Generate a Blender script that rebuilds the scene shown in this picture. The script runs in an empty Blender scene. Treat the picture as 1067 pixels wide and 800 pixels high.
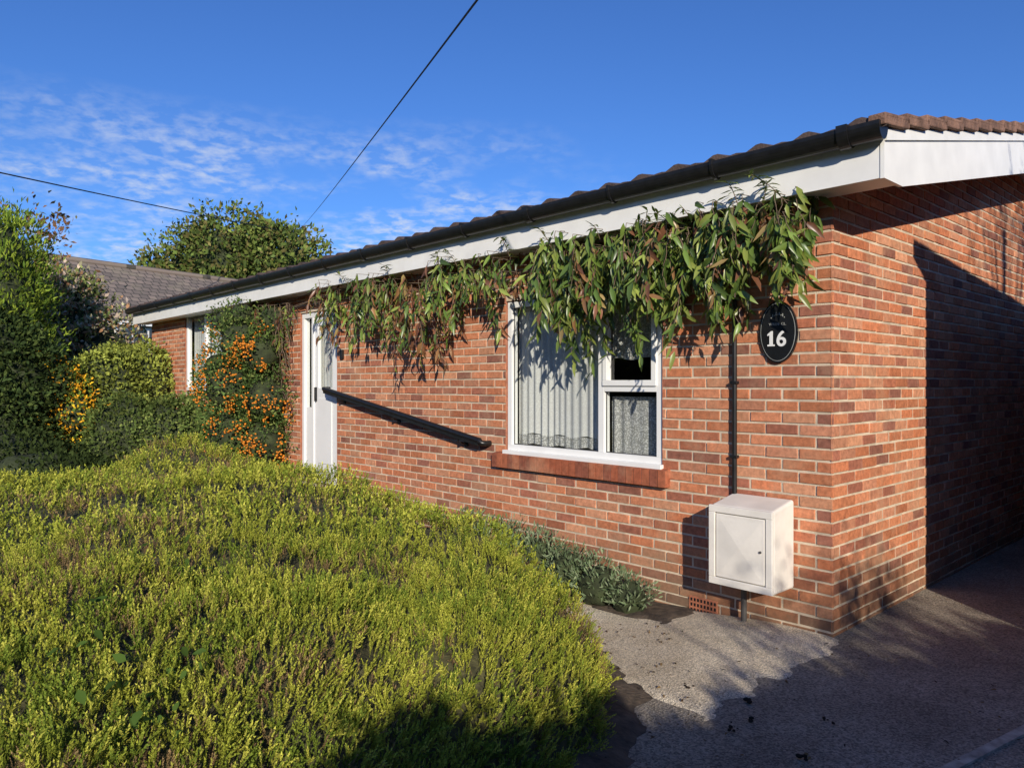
import bpy, math, random
import numpy as np
from mathutils import Vector, Matrix, noise
random.seed(4); rng=np.random.default_rng(7)
D=bpy.data; SC=bpy.context.scene; COL=SC.collection
OX,OY=1.968,4.53
UX,UY=-0.6777,0.7354   # along front wall away from corner
VX,VY=0.7354,0.6777    # into the house
EL=math.radians(20.0)
LH=(-0.112,0.994)
def W(s,p,z): # s along wall, p out of the wall
    return (OX+UX*s-VX*p, OY+UY*s-VY*p, z)
def sstep(a,b,x):
    t=np.clip((x-a)/(b-a),0,1); return t*t*(3-2*t)
def gz(x,y):
    s=(x-OX)*UX+(y-OY)*UY
    return -0.05-0.09*sstep(0.2,1.4,s)
# ---------------------------------------------------------------- materials
def newmat(name):
    m=D.materials.new(name); m.use_nodes=True
    nt=m.node_tree; b=nt.nodes['Principled BSDF']; return m,nt,b
def N(nt,t,**k):
    n=nt.nodes.new(t)
    for a,v in k.items(): setattr(n,a,v)
    return n
def simple(name,col,rough=0.5,var=0.12,scale=12,bump=0.0,bscale=80,spec=None):
    m,nt,b=newmat(name); L=nt.links.new
    tc=N(nt,'ShaderNodeTexCoord'); no=N(nt,'ShaderNodeTexNoise'); no.inputs['Scale'].default_value=scale; no.inputs['Detail'].default_value=4
    L(tc.outputs['Object'],no.inputs['Vector'])
    cr=N(nt,'ShaderNodeValToRGB'); cr.color_ramp.elements[0].position=.3; cr.color_ramp.elements[1].position=.7
    cr.color_ramp.elements[0].color=(*[c*(1-var) for c in col],1); cr.color_ramp.elements[1].color=(*[min(1,c*(1+var)) for c in col],1)
    L(no.outputs['Fac'],cr.inputs['Fac']); L(cr.outputs['Color'],b.inputs['Base Color'])
    b.inputs['Roughness'].default_value=rough
    if spec is not None: b.inputs['Specular IOR Level'].default_value=spec
    if bump>0:
        n2=N(nt,'ShaderNodeTexNoise'); n2.inputs['Scale'].default_value=bscale; n2.inputs['Detail'].default_value=4
        L(tc.outputs['Object'],n2.inputs['Vector'])
        bp=N(nt,'ShaderNodeBump'); bp.inputs['Strength'].default_value=bump; bp.inputs['Distance'].default_value=.01
        L(n2.outputs['Fac'],bp.inputs['Height']); L(bp.outputs['Normal'],b.inputs['Normal'])
    return m
def leafmat(name,trans=0.25,rough=0.5,spec=0.3):
    m,nt,b=newmat(name); L=nt.links.new
    at=N(nt,'ShaderNodeAttribute'); at.attribute_name='Col'
    L(at.outputs['Color'],b.inputs['Base Color']); b.inputs['Roughness'].default_value=rough
    b.inputs['Specular IOR Level'].default_value=spec
    tr=N(nt,'ShaderNodeBsdfTranslucent'); L(at.outputs['Color'],tr.inputs['Color'])
    mx=N(nt,'ShaderNodeMixShader'); mx.inputs['Fac'].default_value=trans
    out=nt.nodes['Material Output']
    L(b.outputs[0],mx.inputs[1]); L(tr.outputs[0],mx.inputs[2]); L(mx.outputs[0],out.inputs['Surface'])
    return m
def difmat(name,trans=0.0):
    m=D.materials.new(name); m.use_nodes=True; nt=m.node_tree; nt.nodes.clear(); L=nt.links.new
    at=N(nt,'ShaderNodeAttribute'); at.attribute_name='Col'; o=N(nt,'ShaderNodeOutputMaterial')
    d=N(nt,'ShaderNodeBsdfDiffuse'); L(at.outputs['Color'],d.inputs[0])
    if trans>0:
        t=N(nt,'ShaderNodeBsdfTranslucent'); L(at.outputs['Color'],t.inputs[0]); mx=N(nt,'ShaderNodeMixShader'); mx.inputs[0].default_value=trans
        L(d.outputs[0],mx.inputs[1]);L(t.outputs[0],mx.inputs[2]);L(mx.outputs[0],o.inputs[0])
    else: L(d.outputs[0],o.inputs[0])
    return m
M_leaf=difmat('leaf',.2); M_gloss=leafmat('vine_leaf',.25,.35,.5); M_heath=difmat('heather',.22)
M_white=simple('white_upvc',(.82,.82,.80),.3,.04,3)
M_fascia=simple('white_fascia_paint',(.82,.81,.77),.4,.06,5)
M_black=simple('black_plastic',(.012,.012,.013),.35,.3,20)
M_core=simple('foliage_shade_core',(.03,.04,.013),.9,.6,9,1.0,30)  # dark core colour stands in for shade between leaves
M_hcore=simple('heather_gap_shade',(.07,.065,.025),.95,.6,25,1,60)  # dark body colour paints the shade in gaps between sprigs
M_bark=simple('bark',(.15,.105,.07),.9,.3,20,.6,60)
M_soil=simple('soil',(.085,.062,.042),.95,.5,18,1,50)
M_meter=simple('meter_box_plastic',(.76,.72,.65),.5,.08,6,.1,60)
M_terra=simple('terracotta',(.42,.15,.08),.8,.2,30,.3)
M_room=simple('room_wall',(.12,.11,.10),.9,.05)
M_wire=simple('wire_rubber',(.015,.015,.02),.6,.1)
M_pipe=simple('grey_pipe',(.08,.075,.07),.6,.2)
def brickmat():
    m,nt,b=newmat('brick'); L=nt.links.new
    at=N(nt,'ShaderNodeAttribute'); at.attribute_name='Col'
    tc=N(nt,'ShaderNodeTexCoord')
    n1=N(nt,'ShaderNodeTexNoise'); n1.inputs['Scale'].default_value=28; n1.inputs['Detail'].default_value=5; n1.inputs['Roughness'].default_value=.7
    L(tc.outputs['Object'],n1.inputs['Vector'])
    r=N(nt,'ShaderNodeMapRange'); r.inputs[1].default_value=.3; r.inputs[2].default_value=.7; r.inputs[3].default_value=.66; r.inputs[4].default_value=1.3
    L(n1.outputs['Fac'],r.inputs[0])
    mul=N(nt,'ShaderNodeVectorMath',operation='SCALE'); L(at.outputs['Color'],mul.inputs[0]); L(r.outputs[0],mul.inputs['Scale'])
    n2=N(nt,'ShaderNodeTexNoise'); n2.inputs['Scale'].default_value=2.2; n2.inputs['Detail'].default_value=7; n2.inputs['Roughness'].default_value=.7
    L(tc.outputs['Object'],n2.inputs['Vector'])
    r2=N(nt,'ShaderNodeMapRange'); r2.inputs[1].default_value=.50; r2.inputs[2].default_value=.76; r2.inputs[3].default_value=0; r2.inputs[4].default_value=.5
    L(n2.outputs['Fac'],r2.inputs[0])
    mx=N(nt,'ShaderNodeMixRGB'); mx.inputs[2].default_value=(.56,.38,.24,1)
    L(r2.outputs[0],mx.inputs[0]); L(mul.outputs[0],mx.inputs[1])
    sx=N(nt,'ShaderNodeSeparateXYZ'); L(tc.outputs['Object'],sx.inputs[0])
    ad=N(nt,'ShaderNodeMath',operation='MULTIPLY_ADD'); L(n2.outputs['Fac'],ad.inputs[0]); ad.inputs[1].default_value=-.5; L(sx.outputs['Z'],ad.inputs[2])
    r3=N(nt,'ShaderNodeMapRange'); r3.inputs[1].default_value=-.3; r3.inputs[2].default_value=.15; r3.inputs[3].default_value=.6; r3.inputs[4].default_value=0
    L(ad.outputs[0],r3.inputs[0])
    mx2=N(nt,'ShaderNodeMixRGB'); mx2.inputs[2].default_value=(.13,.11,.07,1); L(r3.outputs[0],mx2.inputs[0]); L(mx.outputs[0],mx2.inputs[1])
    L(mx2.outputs[0],b.inputs['Base Color']); b.inputs['Roughness'].default_value=.88; b.inputs['Specular IOR Level'].default_value=.25
    n3=N(nt,'ShaderNodeTexNoise'); n3.inputs['Scale'].default_value=130; n3.inputs['Detail'].default_value=2; L(tc.outputs['Object'],n3.inputs['Vector'])
    bp=N(nt,'ShaderNodeBump'); bp.inputs['Strength'].default_value=.6; bp.inputs['Distance'].default_value=.004
    L(n3.outputs['Fac'],bp.inputs['Height']); L(bp.outputs['Normal'],b.inputs['Normal'])
    return m
M_brick=brickmat()
M_mortar=simple('mortar',(.60,.50,.37),.95,.25,7,.5,150)
# ---------------------------------------------------------------- mesh helpers
def link(o,parent=None):
    COL.objects.link(o)
    if parent is not None: o.parent=parent
    return o
def mesh_from(name,V,F,mats,parent=None,smooth=False,cols=None,midx=None):
    me=D.meshes.new(name); me.from_pydata([tuple(v) for v in V],[],[tuple(f) for f in F])
    for m in (mats if isinstance(mats,list) else [mats]): me.materials.append(m)
    if smooth: me.polygons.foreach_set('use_smooth',[True]*len(me.polygons))
    if midx is not None: me.polygons.foreach_set('material_index',midx)
    if cols is not None:
        a=me.color_attributes.new('Col','FLOAT_COLOR','POINT')
        c=np.ones((len(V),4),np.float32); c[:,:3]=cols; a.data.foreach_set('color',c.ravel())
    me.update()
    return link(D.objects.new(name,me),parent)
def mesh_tris(name,V,F,C,mat,parent=None,smooth=False):
    me=D.meshes.new(name); nv=len(V); nf=len(F)
    me.vertices.add(nv); me.vertices.foreach_set('co',np.asarray(V,np.float32).ravel())
    me.loops.add(nf*3); me.loops.foreach_set('vertex_index',np.asarray(F,np.int32).ravel())
    me.polygons.add(nf); me.polygons.foreach_set('loop_start',np.arange(0,nf*3,3,dtype=np.int32))
    me.materials.append(mat); me.update(calc_edges=True)
    a=me.color_attributes.new('Col','FLOAT_COLOR','POINT')
    c=np.ones((nv,4),np.float32); c[:,:3]=C; a.data.foreach_set('color',c.ravel())
    if smooth: me.polygons.foreach_set('use_smooth',np.ones(nf,bool))
    return link(D.objects.new(name,me),parent)
def box(name,x0,x1,y0,y1,z0,z1,mat,parent=None,bev=0.003):
    V=[(x,y,z) for x in (x0,x1) for y in (y0,y1) for z in (z0,z1)]
    F=[(0,1,3,2),(4,6,7,5),(0,4,5,1),(2,3,7,6),(0,2,6,4),(1,5,7,3)]
    o=mesh_from(name,V,F,mat,parent)
    if bev>0:
        b=o.modifiers.new('b','BEVEL'); b.width=bev; b.segments=2
    return o
def tube(name,pts,r,mat,parent=None,res=4):
    c=D.curves.new(name,'CURVE'); c.dimensions='3D'; c.bevel_depth=r; c.bevel_resolution=res; c.use_fill_caps=True
    sp=c.splines.new('POLY'); sp.points.add(len(pts)-1)
    for i,p in enumerate(pts): sp.points[i].co=(*p,1)
    c.materials.append(mat)
    return link(D.objects.new(name,c),parent)
def nrm(a): return a/np.maximum(np.linalg.norm(a,axis=-1,keepdims=True),1e-9)
def frames(axis,up):
    y=nrm(axis); x=nrm(np.cross(y,up)); z=np.cross(x,y)
    return np.stack([x,y,z],axis=-1)
def scatter(T,P,R,S,C,idx=None):
    n=len(P)
    if idx is None: idx=rng.integers(0,len(T),n)
    VV=[];FF=[];CC=[];off=0
    for t,(v,f,cf) in enumerate(T):
        m=np.where(idx==t)[0]
        if len(m)==0: continue
        w=np.einsum('nij,kj->nki',R[m],v)*S[m][:,None,None]+P[m][:,None,:]
        VV.append(w.reshape(-1,3))
        ff=(f[None]+ (np.arange(len(m))*len(v))[:,None,None]+off).reshape(-1,3); FF.append(ff)
        c=C[m][:,None,:]*cf[None]; CC.append(c.reshape(-1,3)); off+=len(m)*len(v)
    return np.concatenate(VV),np.concatenate(FF),np.concatenate(CC)
def leaf_t(w=.3,curve=.15,fold=.08):
    ys=[0,.3,.65,1.0]; ws=[.06,1,.8,0]
    V=[];F=[]
    for y,q in zip(ys[:3],ws[:3]):
        zc=-curve*y*y
        V+= [(-w/2*q,y,zc+fold*q),(0,y,zc),(w/2*q,y,zc+fold*q)]
    V.append((0,1,-curve))
    for i in range(2):
        a=i*3
        F+=[(a,a+1,a+4),(a,a+4,a+3),(a+1,a+2,a+5),(a+1,a+5,a+4)]
    F+=[(6,7,9),(7,8,9)]
    V=np.array(V,float); return V,np.array(F),np.ones((len(V),3))
def leaf_simple(w=.6):
    V=np.array([(0,0,0),(-w/2,.5,.08),(w/2,.5,.08),(0,1,-.05)],float); F=np.array([(0,2,1),(1,2,3)]); return V,F,np.ones((4,3))
def fbm(P,sc,seed=0.0):
    return np.array([noise.fractal(Vector((p[0]*sc+seed,p[1]*sc,p[2]*sc)),1.0,2.0,3) for p in P])
def bush(name,blobs,n,size,palette,lt=None,core=.78,mat=None,gap=-.25,nsc=2.0,up=.3,spread=.25,coremat=None,push=.35):
    B=np.array(blobs,float)
    if B.shape[1]==4: B=np.concatenate([B[:,:3],B[:,3:4],B[:,3:4],B[:,3:4]],1)
    area=(B[:,3]*B[:,5]+B[:,3]*B[:,4]+B[:,4]*B[:,5]); pr=area/area.sum()
    bi=rng.choice(len(B),n,p=pr)
    d=nrm(rng.normal(size=(n,3)))
    rad=1+rng.normal(size=n)*spread*.5-spread*.3
    P=B[bi,:3]+d*B[bi,3:6]*rad[:,None]
    nz=fbm(P,nsc/ max(B[:,3].mean(),.1)*.6+ .0001,3.1)
    P+=d*(nz[:,None]*push*B[bi,3:6])
    keep=(nz>gap)&(P[:,2]>-.05); P=P[keep]; d=d[keep]; nz=nz[keep]; m=len(P)
    ax=nrm(d*.8+rng.normal(size=(m,3))*.7+np.array([0,0,up])); upv=nrm(d+rng.normal(size=(m,3))*.6)
    R=frames(ax,upv); S=size*rng.uniform(.6,1.3,m)
    pal=np.array(palette,float); C=pal[rng.integers(0,len(pal),m)]*(rng.uniform(.7,1.25,m)*(1+nz*.7))[:,None]
    T=[lt or leaf_simple()]
    V,F,CC=scatter(T,P,R,S,np.clip(C,0,1))
    o=mesh_tris(name,V,F,CC,mat or M_leaf)
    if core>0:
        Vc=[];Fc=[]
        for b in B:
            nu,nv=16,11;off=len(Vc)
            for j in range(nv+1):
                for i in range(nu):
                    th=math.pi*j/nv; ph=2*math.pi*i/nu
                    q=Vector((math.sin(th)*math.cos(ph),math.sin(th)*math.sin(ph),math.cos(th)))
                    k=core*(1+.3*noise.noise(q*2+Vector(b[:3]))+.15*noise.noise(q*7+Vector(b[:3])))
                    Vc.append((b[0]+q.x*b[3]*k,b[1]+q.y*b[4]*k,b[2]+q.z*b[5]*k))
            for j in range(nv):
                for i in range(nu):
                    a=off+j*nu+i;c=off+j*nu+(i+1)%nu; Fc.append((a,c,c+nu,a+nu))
        mesh_from(name+'_inner_twigs',Vc,Fc,coremat or M_core,o,smooth=True)  # solid dark core, paints shade inside the foliage
    return o
# ================================================================ HOUSE
H=D.objects.new('brick_bungalow',None); COL.objects.link(H)
H.location=(OX,OY,0); H.rotation_euler=(0,0,math.atan2(-UY,-UX))
LEN=13.09; WT=2.74; PIT=.222; RIDGE=4.1; DEP=8.2
openF=[(1.266,2.987,.885,2.25),(6.04,6.99,.25,2.42),(9.5,11.27,1.37,2.80)]
pal=[(.52,.19,.09),(.55,.215,.11),(.47,.165,.08),(.58,.27,.15),(.38,.14,.085),(.49,.21,.12),(.30,.12,.08),(.54,.185,.085),(.56,.25,.14),(.43,.15,.08)]
def wall_bricks(L,ztop,openings,flip):
    V=[];F=[];C=[];row=0;z=-.40
    while True:
        z0=z;z1=z+.065
        if z0>4: break
        a=0.0;first=True;bars=[]
        while a<L:
            w=.1025 if (first and ((row%2==0)!=flip)) else .215
            bars.append([a,min(a+w,L)]); a+=w+.010; first=False
        nb=[]
        for b in bars:
            segs=[b]
            for (o0,o1,oz0,oz1) in openings:
                if z1>oz0+.01 and z0<oz1-.01:
                    n2=[]
                    for s in segs:
                        if s[1]<=o0 or s[0]>=o1: n2.append(s)
                        else:
                            if s[0]<o0: n2.append([s[0],o0])
                            if s[1]>o1: n2.append([o1,s[1]])
                    segs=n2
            nb+=segs
        for a0,a1 in nb:
            if a1-a0<.015: continue
            zt=ztop((a0+a1)/2)
            if z0>zt: continue
            j=random.uniform(-.0035,.0025); e=.0045
            dz=random.uniform(-.0018,.0018); tl=random.uniform(-.003,.003)
            k=len(V)
            r_=lambda: random.uniform(-.0015,.0015)
            V+=[(a0,-.012,z0),(a1,-.012,z0),(a1,-.012,z1),(a0,-.012,z1),
                (a0+e+r_(),j,z0+e+dz+r_()),(a1-e+r_(),j+tl,z0+e+dz+r_()),(a1-e+r_(),j+tl,z1-e+dz+r_()),(a0+e+r_(),j,z1-e+dz+r_())]
            F+=[(k+4,k+5,k+6,k+7),(k,k+1,k+5,k+4),(k+1,k+2,k+6,k+5),(k+2,k+3,k+7,k+6),(k+3,k,k+4,k+7)]
            q=random.random(); base=random.choice(pal if q>.2 else pal[:2]); f=random.uniform(.80,1.13)
            C+=[[c*f for c in base]]*8
        row+=1; z+=.075
        if row>60: break
    return V,F,C
V,F,C=wall_bricks(LEN,lambda a:WT-.05,openF,False)
mesh_from('front_wall_bricks',[(-a,-o,z) for a,o,z in V],[f[::-1] for f in F],M_brick,H,cols=np.array(C))
V,F,C=wall_bricks(DEP,lambda a:2.70+PIT*min(a,DEP-a),[],True)
mesh_from('gable_wall_bricks',[(o,a,z) for a,o,z in V],F,M_brick,H,cols=np.array(C))
def wallplane(L,z0,z1,openings):
    xs=sorted({0.007,L}|{v for o in openings for v in o[:2]}); zs=sorted({z0,z1}|{min(v,z1) for o in openings for v in o[2:]})
    V=[];F=[]
    for i in range(len(xs)-1):
        for j in range(len(zs)-1):
            cx=(xs[i]+xs[i+1])/2;cz=(zs[j]+zs[j+1])/2
            if any(o[0]<cx<o[1] and o[2]<cz<o[3] for o in openings): continue
            k=len(V); V+=[(-xs[i],.007,zs[j]),(-xs[i+1],.007,zs[j]),(-xs[i+1],.007,zs[j+1]),(-xs[i],.007,zs[j+1])]; F.append((k,k+3,k+2,k+1))
    return V,F
V,F=wallplane(LEN,-.5,WT+.1,openF); mesh_from('front_wall_mortar',V,F,M_mortar,H)
g=-.007
mesh_from('gable_wall_mortar',[(g,.007,-.5),(g,DEP,-.5),(g,DEP,2.75),(g,RIDGE,2.75+PIT*RIDGE),(g,.007,2.75)],[(0,1,2,3,4)],M_mortar,H)
mesh_from('rear_walls',[(-LEN,.007,-.5),(-LEN,DEP,-.5),(-LEN,DEP,2.75),(-LEN,RIDGE,2.75+PIT*RIDGE),(-LEN,.007,2.75),(g,DEP,-.5),(g,DEP,2.75)],[(0,4,3,2,1),(1,2,6,5)],M_mortar,H)
V=[];F=[]
for o in openF:
    x0,x1=-o[1],-o[0];z0,z1=o[2],o[3]
    for q in ([(x0,.0,z0),(x0,.0,z1),(x0,.13,z1),(x0,.13,z0)],[(x1,.0,z0),(x1,.13,z0),(x1,.13,z1),(x1,.0,z1)],[(x0,.0,z1),(x1,.0,z1),(x1,.13,z1),(x0,.13,z1)],[(x0,.0,z0),(x0,.13,z0),(x1,.13,z0),(x1,.0,z0)]):
        k=len(V);V+=q;F.append((k,k+1,k+2,k+3))
mesh_from('window_reveals',V,F,M_brick,H,cols=np.array([[.38,.15,.09]]*len(V)))
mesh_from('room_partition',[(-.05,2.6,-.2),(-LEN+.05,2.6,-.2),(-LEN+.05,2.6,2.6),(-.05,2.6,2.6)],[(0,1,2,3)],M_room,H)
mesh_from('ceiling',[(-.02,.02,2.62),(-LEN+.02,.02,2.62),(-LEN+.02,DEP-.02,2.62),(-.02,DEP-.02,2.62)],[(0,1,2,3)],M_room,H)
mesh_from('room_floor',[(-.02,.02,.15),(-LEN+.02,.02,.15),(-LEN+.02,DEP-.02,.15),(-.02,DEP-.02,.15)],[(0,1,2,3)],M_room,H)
# eaves
FE=.26; GX=.40
FB=2.635
box('fascia_board',-LEN-.25,GX-.024,-FE,-FE+.02,FB,2.88,M_fascia,H,.002)
box('soffit_board',-LEN-.25,GX-.024,-FE+.022,.004,FB+.01,FB+.02,M_fascia,H,0)
yb=RIDGE
def barge(x0,x1,name,zb0,zt0,mat):
    prof=[(-FE-.005,zb0),(0.0,zb0),(yb,zb0+PIT*yb),(DEP,zb0),(DEP+.28,zb0),(DEP+.28,zt0),(yb,zt0+PIT*(yb+.3)),(-FE-.005,zt0)]
    n=len(prof);V=[(x0,y,z) for y,z in prof]+[(x1,y,z) for y,z in prof]
    F=[tuple(range(n))[::-1],tuple(range(n,2*n))]+[(i,(i+1)%n,(i+1)%n+n,i+n) for i in range(n)]
    return mesh_from(name,V,F,mat,H)
barge(GX-.022,GX,'bargeboard',FB-.004,2.90,M_fascia)
V=[(x,y,z) for x in (GX+.001,GX+.014) for (y,z) in ((-FE-.005,2.835),(yb,2.835+PIT*(yb+.26)),(yb,2.895+PIT*(yb+.26)),(-FE-.005,2.895))]
mesh_from('barge_moulding',V,[(3,2,1,0),(4,5,6,7),(0,1,5,4),(1,2,6,5),(2,3,7,6),(3,0,4,7)],M_fascia,H)
mesh_from('verge_soffit',[(0.0,0,FB+.06),(GX-.023,0,FB+.06),(GX-.023,yb,FB+.06+PIT*yb),(0.0,yb,FB+.06+PIT*yb),(GX-.023,DEP,FB+.06),(0,DEP,FB+.06)],[(0,1,2,3),(3,2,4,5)],M_fascia,H)
M_tile=simple('concrete_roof_tile',(.08,.053,.045),.9,.4,6,.6,60)
EY=-.35; EZ=2.915
xs=np.arange(-LEN-.35,GX+.05,.0333); ncour=14; cl=(RIDGE-EY)/ncour
def roofside(sign,name):
    V=[];F=[];nx=len(xs)
    seq=[(0,-.03)]
    for c in range(ncour): seq+=[(c*cl,.024),((c+1)*cl,.0)]
    jit=[random.uniform(-.006,.008) for _ in range(80)]
    for (q,h) in seq:
        yy=EY+q
        for x in xs:
            ph=(x/.30)%1.0
            wv=.026*max(0,math.cos(2*math.pi*ph))**.8 + .004*math.cos(4*math.pi*ph)+jit[int(math.floor(x/.30+.5))%80]
            V.append((x, yy if sign>0 else DEP-yy, EZ+PIT*q+h+wv))
    for j in range(len(seq)-1):
        for i in range(nx-1):
            a=j*nx+i; F.append((a,a+1,a+1+nx,a+nx) if sign>0 else (a,a+nx,a+nx+1,a+1))
    return mesh_from(name,V,F,M_tile,H)
roofside(1,'roof_tiles_front'); roofside(-1,'roof_tiles_back')
M_verge=simple('verge_tile',(.20,.11,.075),.9,.5,9,.8,60)
for c in range(ncour):
    y0=EY+c*cl-.015;y1=EY+(c+1)*cl+.02
    z0=EZ+PIT*c*cl; z1=z0+PIT*(cl+.035)
    xa,xb=GX-.05,GX+.045; V=[(x,y,z) for x in (xa,xb) for (y,z) in ((y0,z0-.022),(y1,z1-.05),(y1,z1+.016),(y0,z0+.044))]
    o=mesh_from('verge_tile_%d'%c,V,[(3,2,1,0),(4,5,6,7),(0,1,5,4),(1,2,6,5),(2,3,7,6),(3,0,4,7)],M_verge,H)
    b=o.modifiers.new('b','BEVEL'); b.width=.008; b.segments=2
tube('ridge_tiles',[(GX+.03,RIDGE,EZ+PIT*(RIDGE-EY)),(-LEN-.35,RIDGE,EZ+PIT*(RIDGE-EY))],.11,M_tile,H)
V=[];F=[];ns=14;X0,X1=GX+.02,-LEN-.30;cy,cz,r=-FE-.068,2.918,.064;SQ=1.45
sec=[]
for i in range(ns+1):
    a=math.pi*i/ns; sec.append((cy-r*math.cos(a),cz-r*SQ*math.sin(a)))
for i in range(ns,-1,-1):
    a=math.pi*i/ns; sec.append((cy-(r-.004)*math.cos(a),cz-(r-.004)*SQ*math.sin(a)))
n=len(sec)
V=[(X0,y,z) for y,z in sec]+[(X1,y,z) for y,z in sec]; F=[(i,(i+1)%n,(i+1)%n+n,i+n) for i in range(n)]
F.append(tuple(range(ns+1)));F.append(tuple(n+i for i in range(ns+1))[::-1])
mesh_from('gutter',V,F,M_black,H,smooth=False)
x=GX-.15;k=0
while x>-LEN-.2:
    sec=[(cy-(r+.008)*math.cos(math.pi*i/ns),cz-(r+.008)*SQ*math.sin(math.pi*i/ns)) for i in range(ns+1)]
    sec=[(sec[0][0],cz+.016)]+sec+[(sec[-1][0],cz+.016)]
    wd=.02 if k%3 else .06
    n=len(sec);V=[(x,y,z) for y,z in sec]+[(x-wd,y,z) for y,z in sec]
    F=[(i,i+1,i+1+n,i+n) for i in range(n-1)]+[tuple(range(n)),tuple(range(n,2*n))[::-1]]
    mesh_from('gutter_bracket_%d'%k,V,F,M_black,H)
    x-=.85;k+=1
# ---------------- window
def glassmat():
    m=D.materials.new('window_glass');m.use_nodes=True;nt=m.node_tree;nt.nodes.clear();L=nt.links.new
    o=N(nt,'ShaderNodeOutputMaterial');t=N(nt,'ShaderNodeBsdfTransparent');gl=N(nt,'ShaderNodeBsdfGlossy');mx=N(nt,'ShaderNodeMixShader')
    t.inputs[0].default_value=(.94,.96,.95,1);gl.inputs['Roughness'].default_value=.01
    lw=N(nt,'ShaderNodeLayerWeight');lw.inputs[0].default_value=.5
    pw=N(nt,'ShaderNodeMath',operation='POWER');L(lw.outputs['Facing'],pw.inputs[0]);pw.inputs[1].default_value=4.0
    ma=N(nt,'ShaderNodeMath',operation='MULTIPLY_ADD');ma.inputs[1].default_value=.85;ma.inputs[2].default_value=.07
    L(pw.outputs[0],ma.inputs[0]);L(ma.outputs[0],mx.inputs[0]);L(t.outputs[0],mx.inputs[1]);L(gl.outputs[0],mx.inputs[2]);L(mx.outputs[0],o.inputs[0]);return m
M_glass=glassmat()
def lacemat(name,dens,pat,low=.35):
    m=D.materials.new(name);m.use_nodes=True;nt=m.node_tree;nt.nodes.clear();L=nt.links.new
    o=N(nt,'ShaderNodeOutputMaterial');t=N(nt,'ShaderNodeBsdfTransparent');df=N(nt,'ShaderNodeBsdfDiffuse');df.inputs[0].default_value=(.82,.82,.79,1)
    mx=N(nt,'ShaderNodeMixShader');tc=N(nt,'ShaderNodeTexCoord')
    vo=N(nt,'ShaderNodeTexVoronoi');vo.inputs['Scale'].default_value=pat;L(tc.outputs['Object'],vo.inputs['Vector'])
    r=N(nt,'ShaderNodeMapRange');r.inputs[1].default_value=.2;r.inputs[2].default_value=.55;r.inputs[3].default_value=dens;r.inputs[4].default_value=dens*low
    L(vo.outputs['Distance'],r.inputs[0]);L(r.outputs[0],mx.inputs[0]);L(t.outputs[0],mx.inputs[1]);L(df.outputs[0],mx.inputs[2]);L(mx.outputs[0],o.inputs[0]);return m
M_lace=lacemat('net_curtain',.80,70,.85);M_lace2=lacemat('lace_trim',.78,75,.45)
def frame(pre,s0,s1,z0,z1,w,y0,y1):
    x0,x1=-s1,-s0
    box(pre+'_bottom',x0,x1,y0,y1,z0,z0+w,M_white,H);box(pre+'_top',x0,x1,y0,y1,z1-w,z1,M_white,H)
    box(pre+'_left',x0,x0+w,y0+.001,y1,z0+w,z1-w,M_white,H);box(pre+'_right',x1-w,x1,y0+.001,y1,z0+w,z1-w,M_white,H)
s0,s1,z0,z1=1.275,2.978,.90,2.24
frame('window_frame',s0,s1,z0,z1,.055,.015,.09)
box('window_mullion',-1.90,-1.84,.016,.09,z0+.055,z1-.055,M_white,H)
box('window_transom',-1.84,-s0-.055,.016,.09,1.44,1.49,M_white,H)
frame('window_opener',s0+.05,1.845,1.485,z1-.05,.045,.0,.06)
box('window_cill_nose',-s1-.02,-s0+.02,-.035,.014,z0-.03,z0+.004,M_white,H)
M_gasket=simple('glazing_gasket',(.03,.03,.03),.6,.1)
def gasket(sa,sb,za,zb,y):
    t=.006
    box('glazing_gasket',-sb,-sa,y-.002,y+.004,za,za+t,M_gasket,H,0);box('glazing_gasket',-sb,-sa,y-.002,y+.004,zb-t,zb,M_gasket,H,0)
    box('glazing_gasket',-sb,-sb+t,y-.002,y+.004,za+t,zb-t,M_gasket,H,0);box('glazing_gasket',-sa-t,-sa,y-.002,y+.004,za+t,zb-t,M_gasket,H,0)
gasket(1.90,s1-.055,z0+.055,z1-.055,.045);gasket(s0+.055,1.84,z0+.055,1.44,.045)
mesh_from('window_glass',[(-s1+.04,.05,z0+.04),(-s0-.04,.05,z0+.04),(-s0-.04,.05,z1-.04),(-s1+.04,.05,z1-.04)],[(0,1,2,3)],M_glass,H)
def curtain(name,sa,sb,za,zb,y,mat,amp=.013,per=.085):
    V=[];F=[];nx=int((sb-sa)/.008);nz=6
    for j in range(nz+1):
        for i in range(nx+1):
            x=-(sa+(sb-sa)*i/nx); z=za+(zb-za)*j/nz
            V.append((x,y+amp*math.sin(2*math.pi*x/per+1.9*math.sin(x*5)+.8*math.sin(x*13))*(1-.3*j/nz)*(.6+.4*math.sin(x*9))+.003*math.sin(x*70),z+.01*math.sin(x*20)*(j==0)))
    for j in range(nz):
        for i in range(nx):
            a=j*(nx+1)+i;F.append((a,a+1,a+nx+2,a+nx+1))
    mesh_from(name,V,F,mat,H,smooth=True)
curtain('net_curtain_left',1.93,2.95,1.05,2.3,.13,M_lace)
curtain('net_curtain_left_trim',1.93,2.95,.955,1.05,.128,M_lace2)
curtain('net_curtain_lower',1.29,1.86,.93,1.40,.13,M_lace2)
curtain('net_curtain_upper',1.29,1.86,1.70,2.3,.14,M_lace2)
V=[];F=[];C=[];a=1.20;
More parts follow.
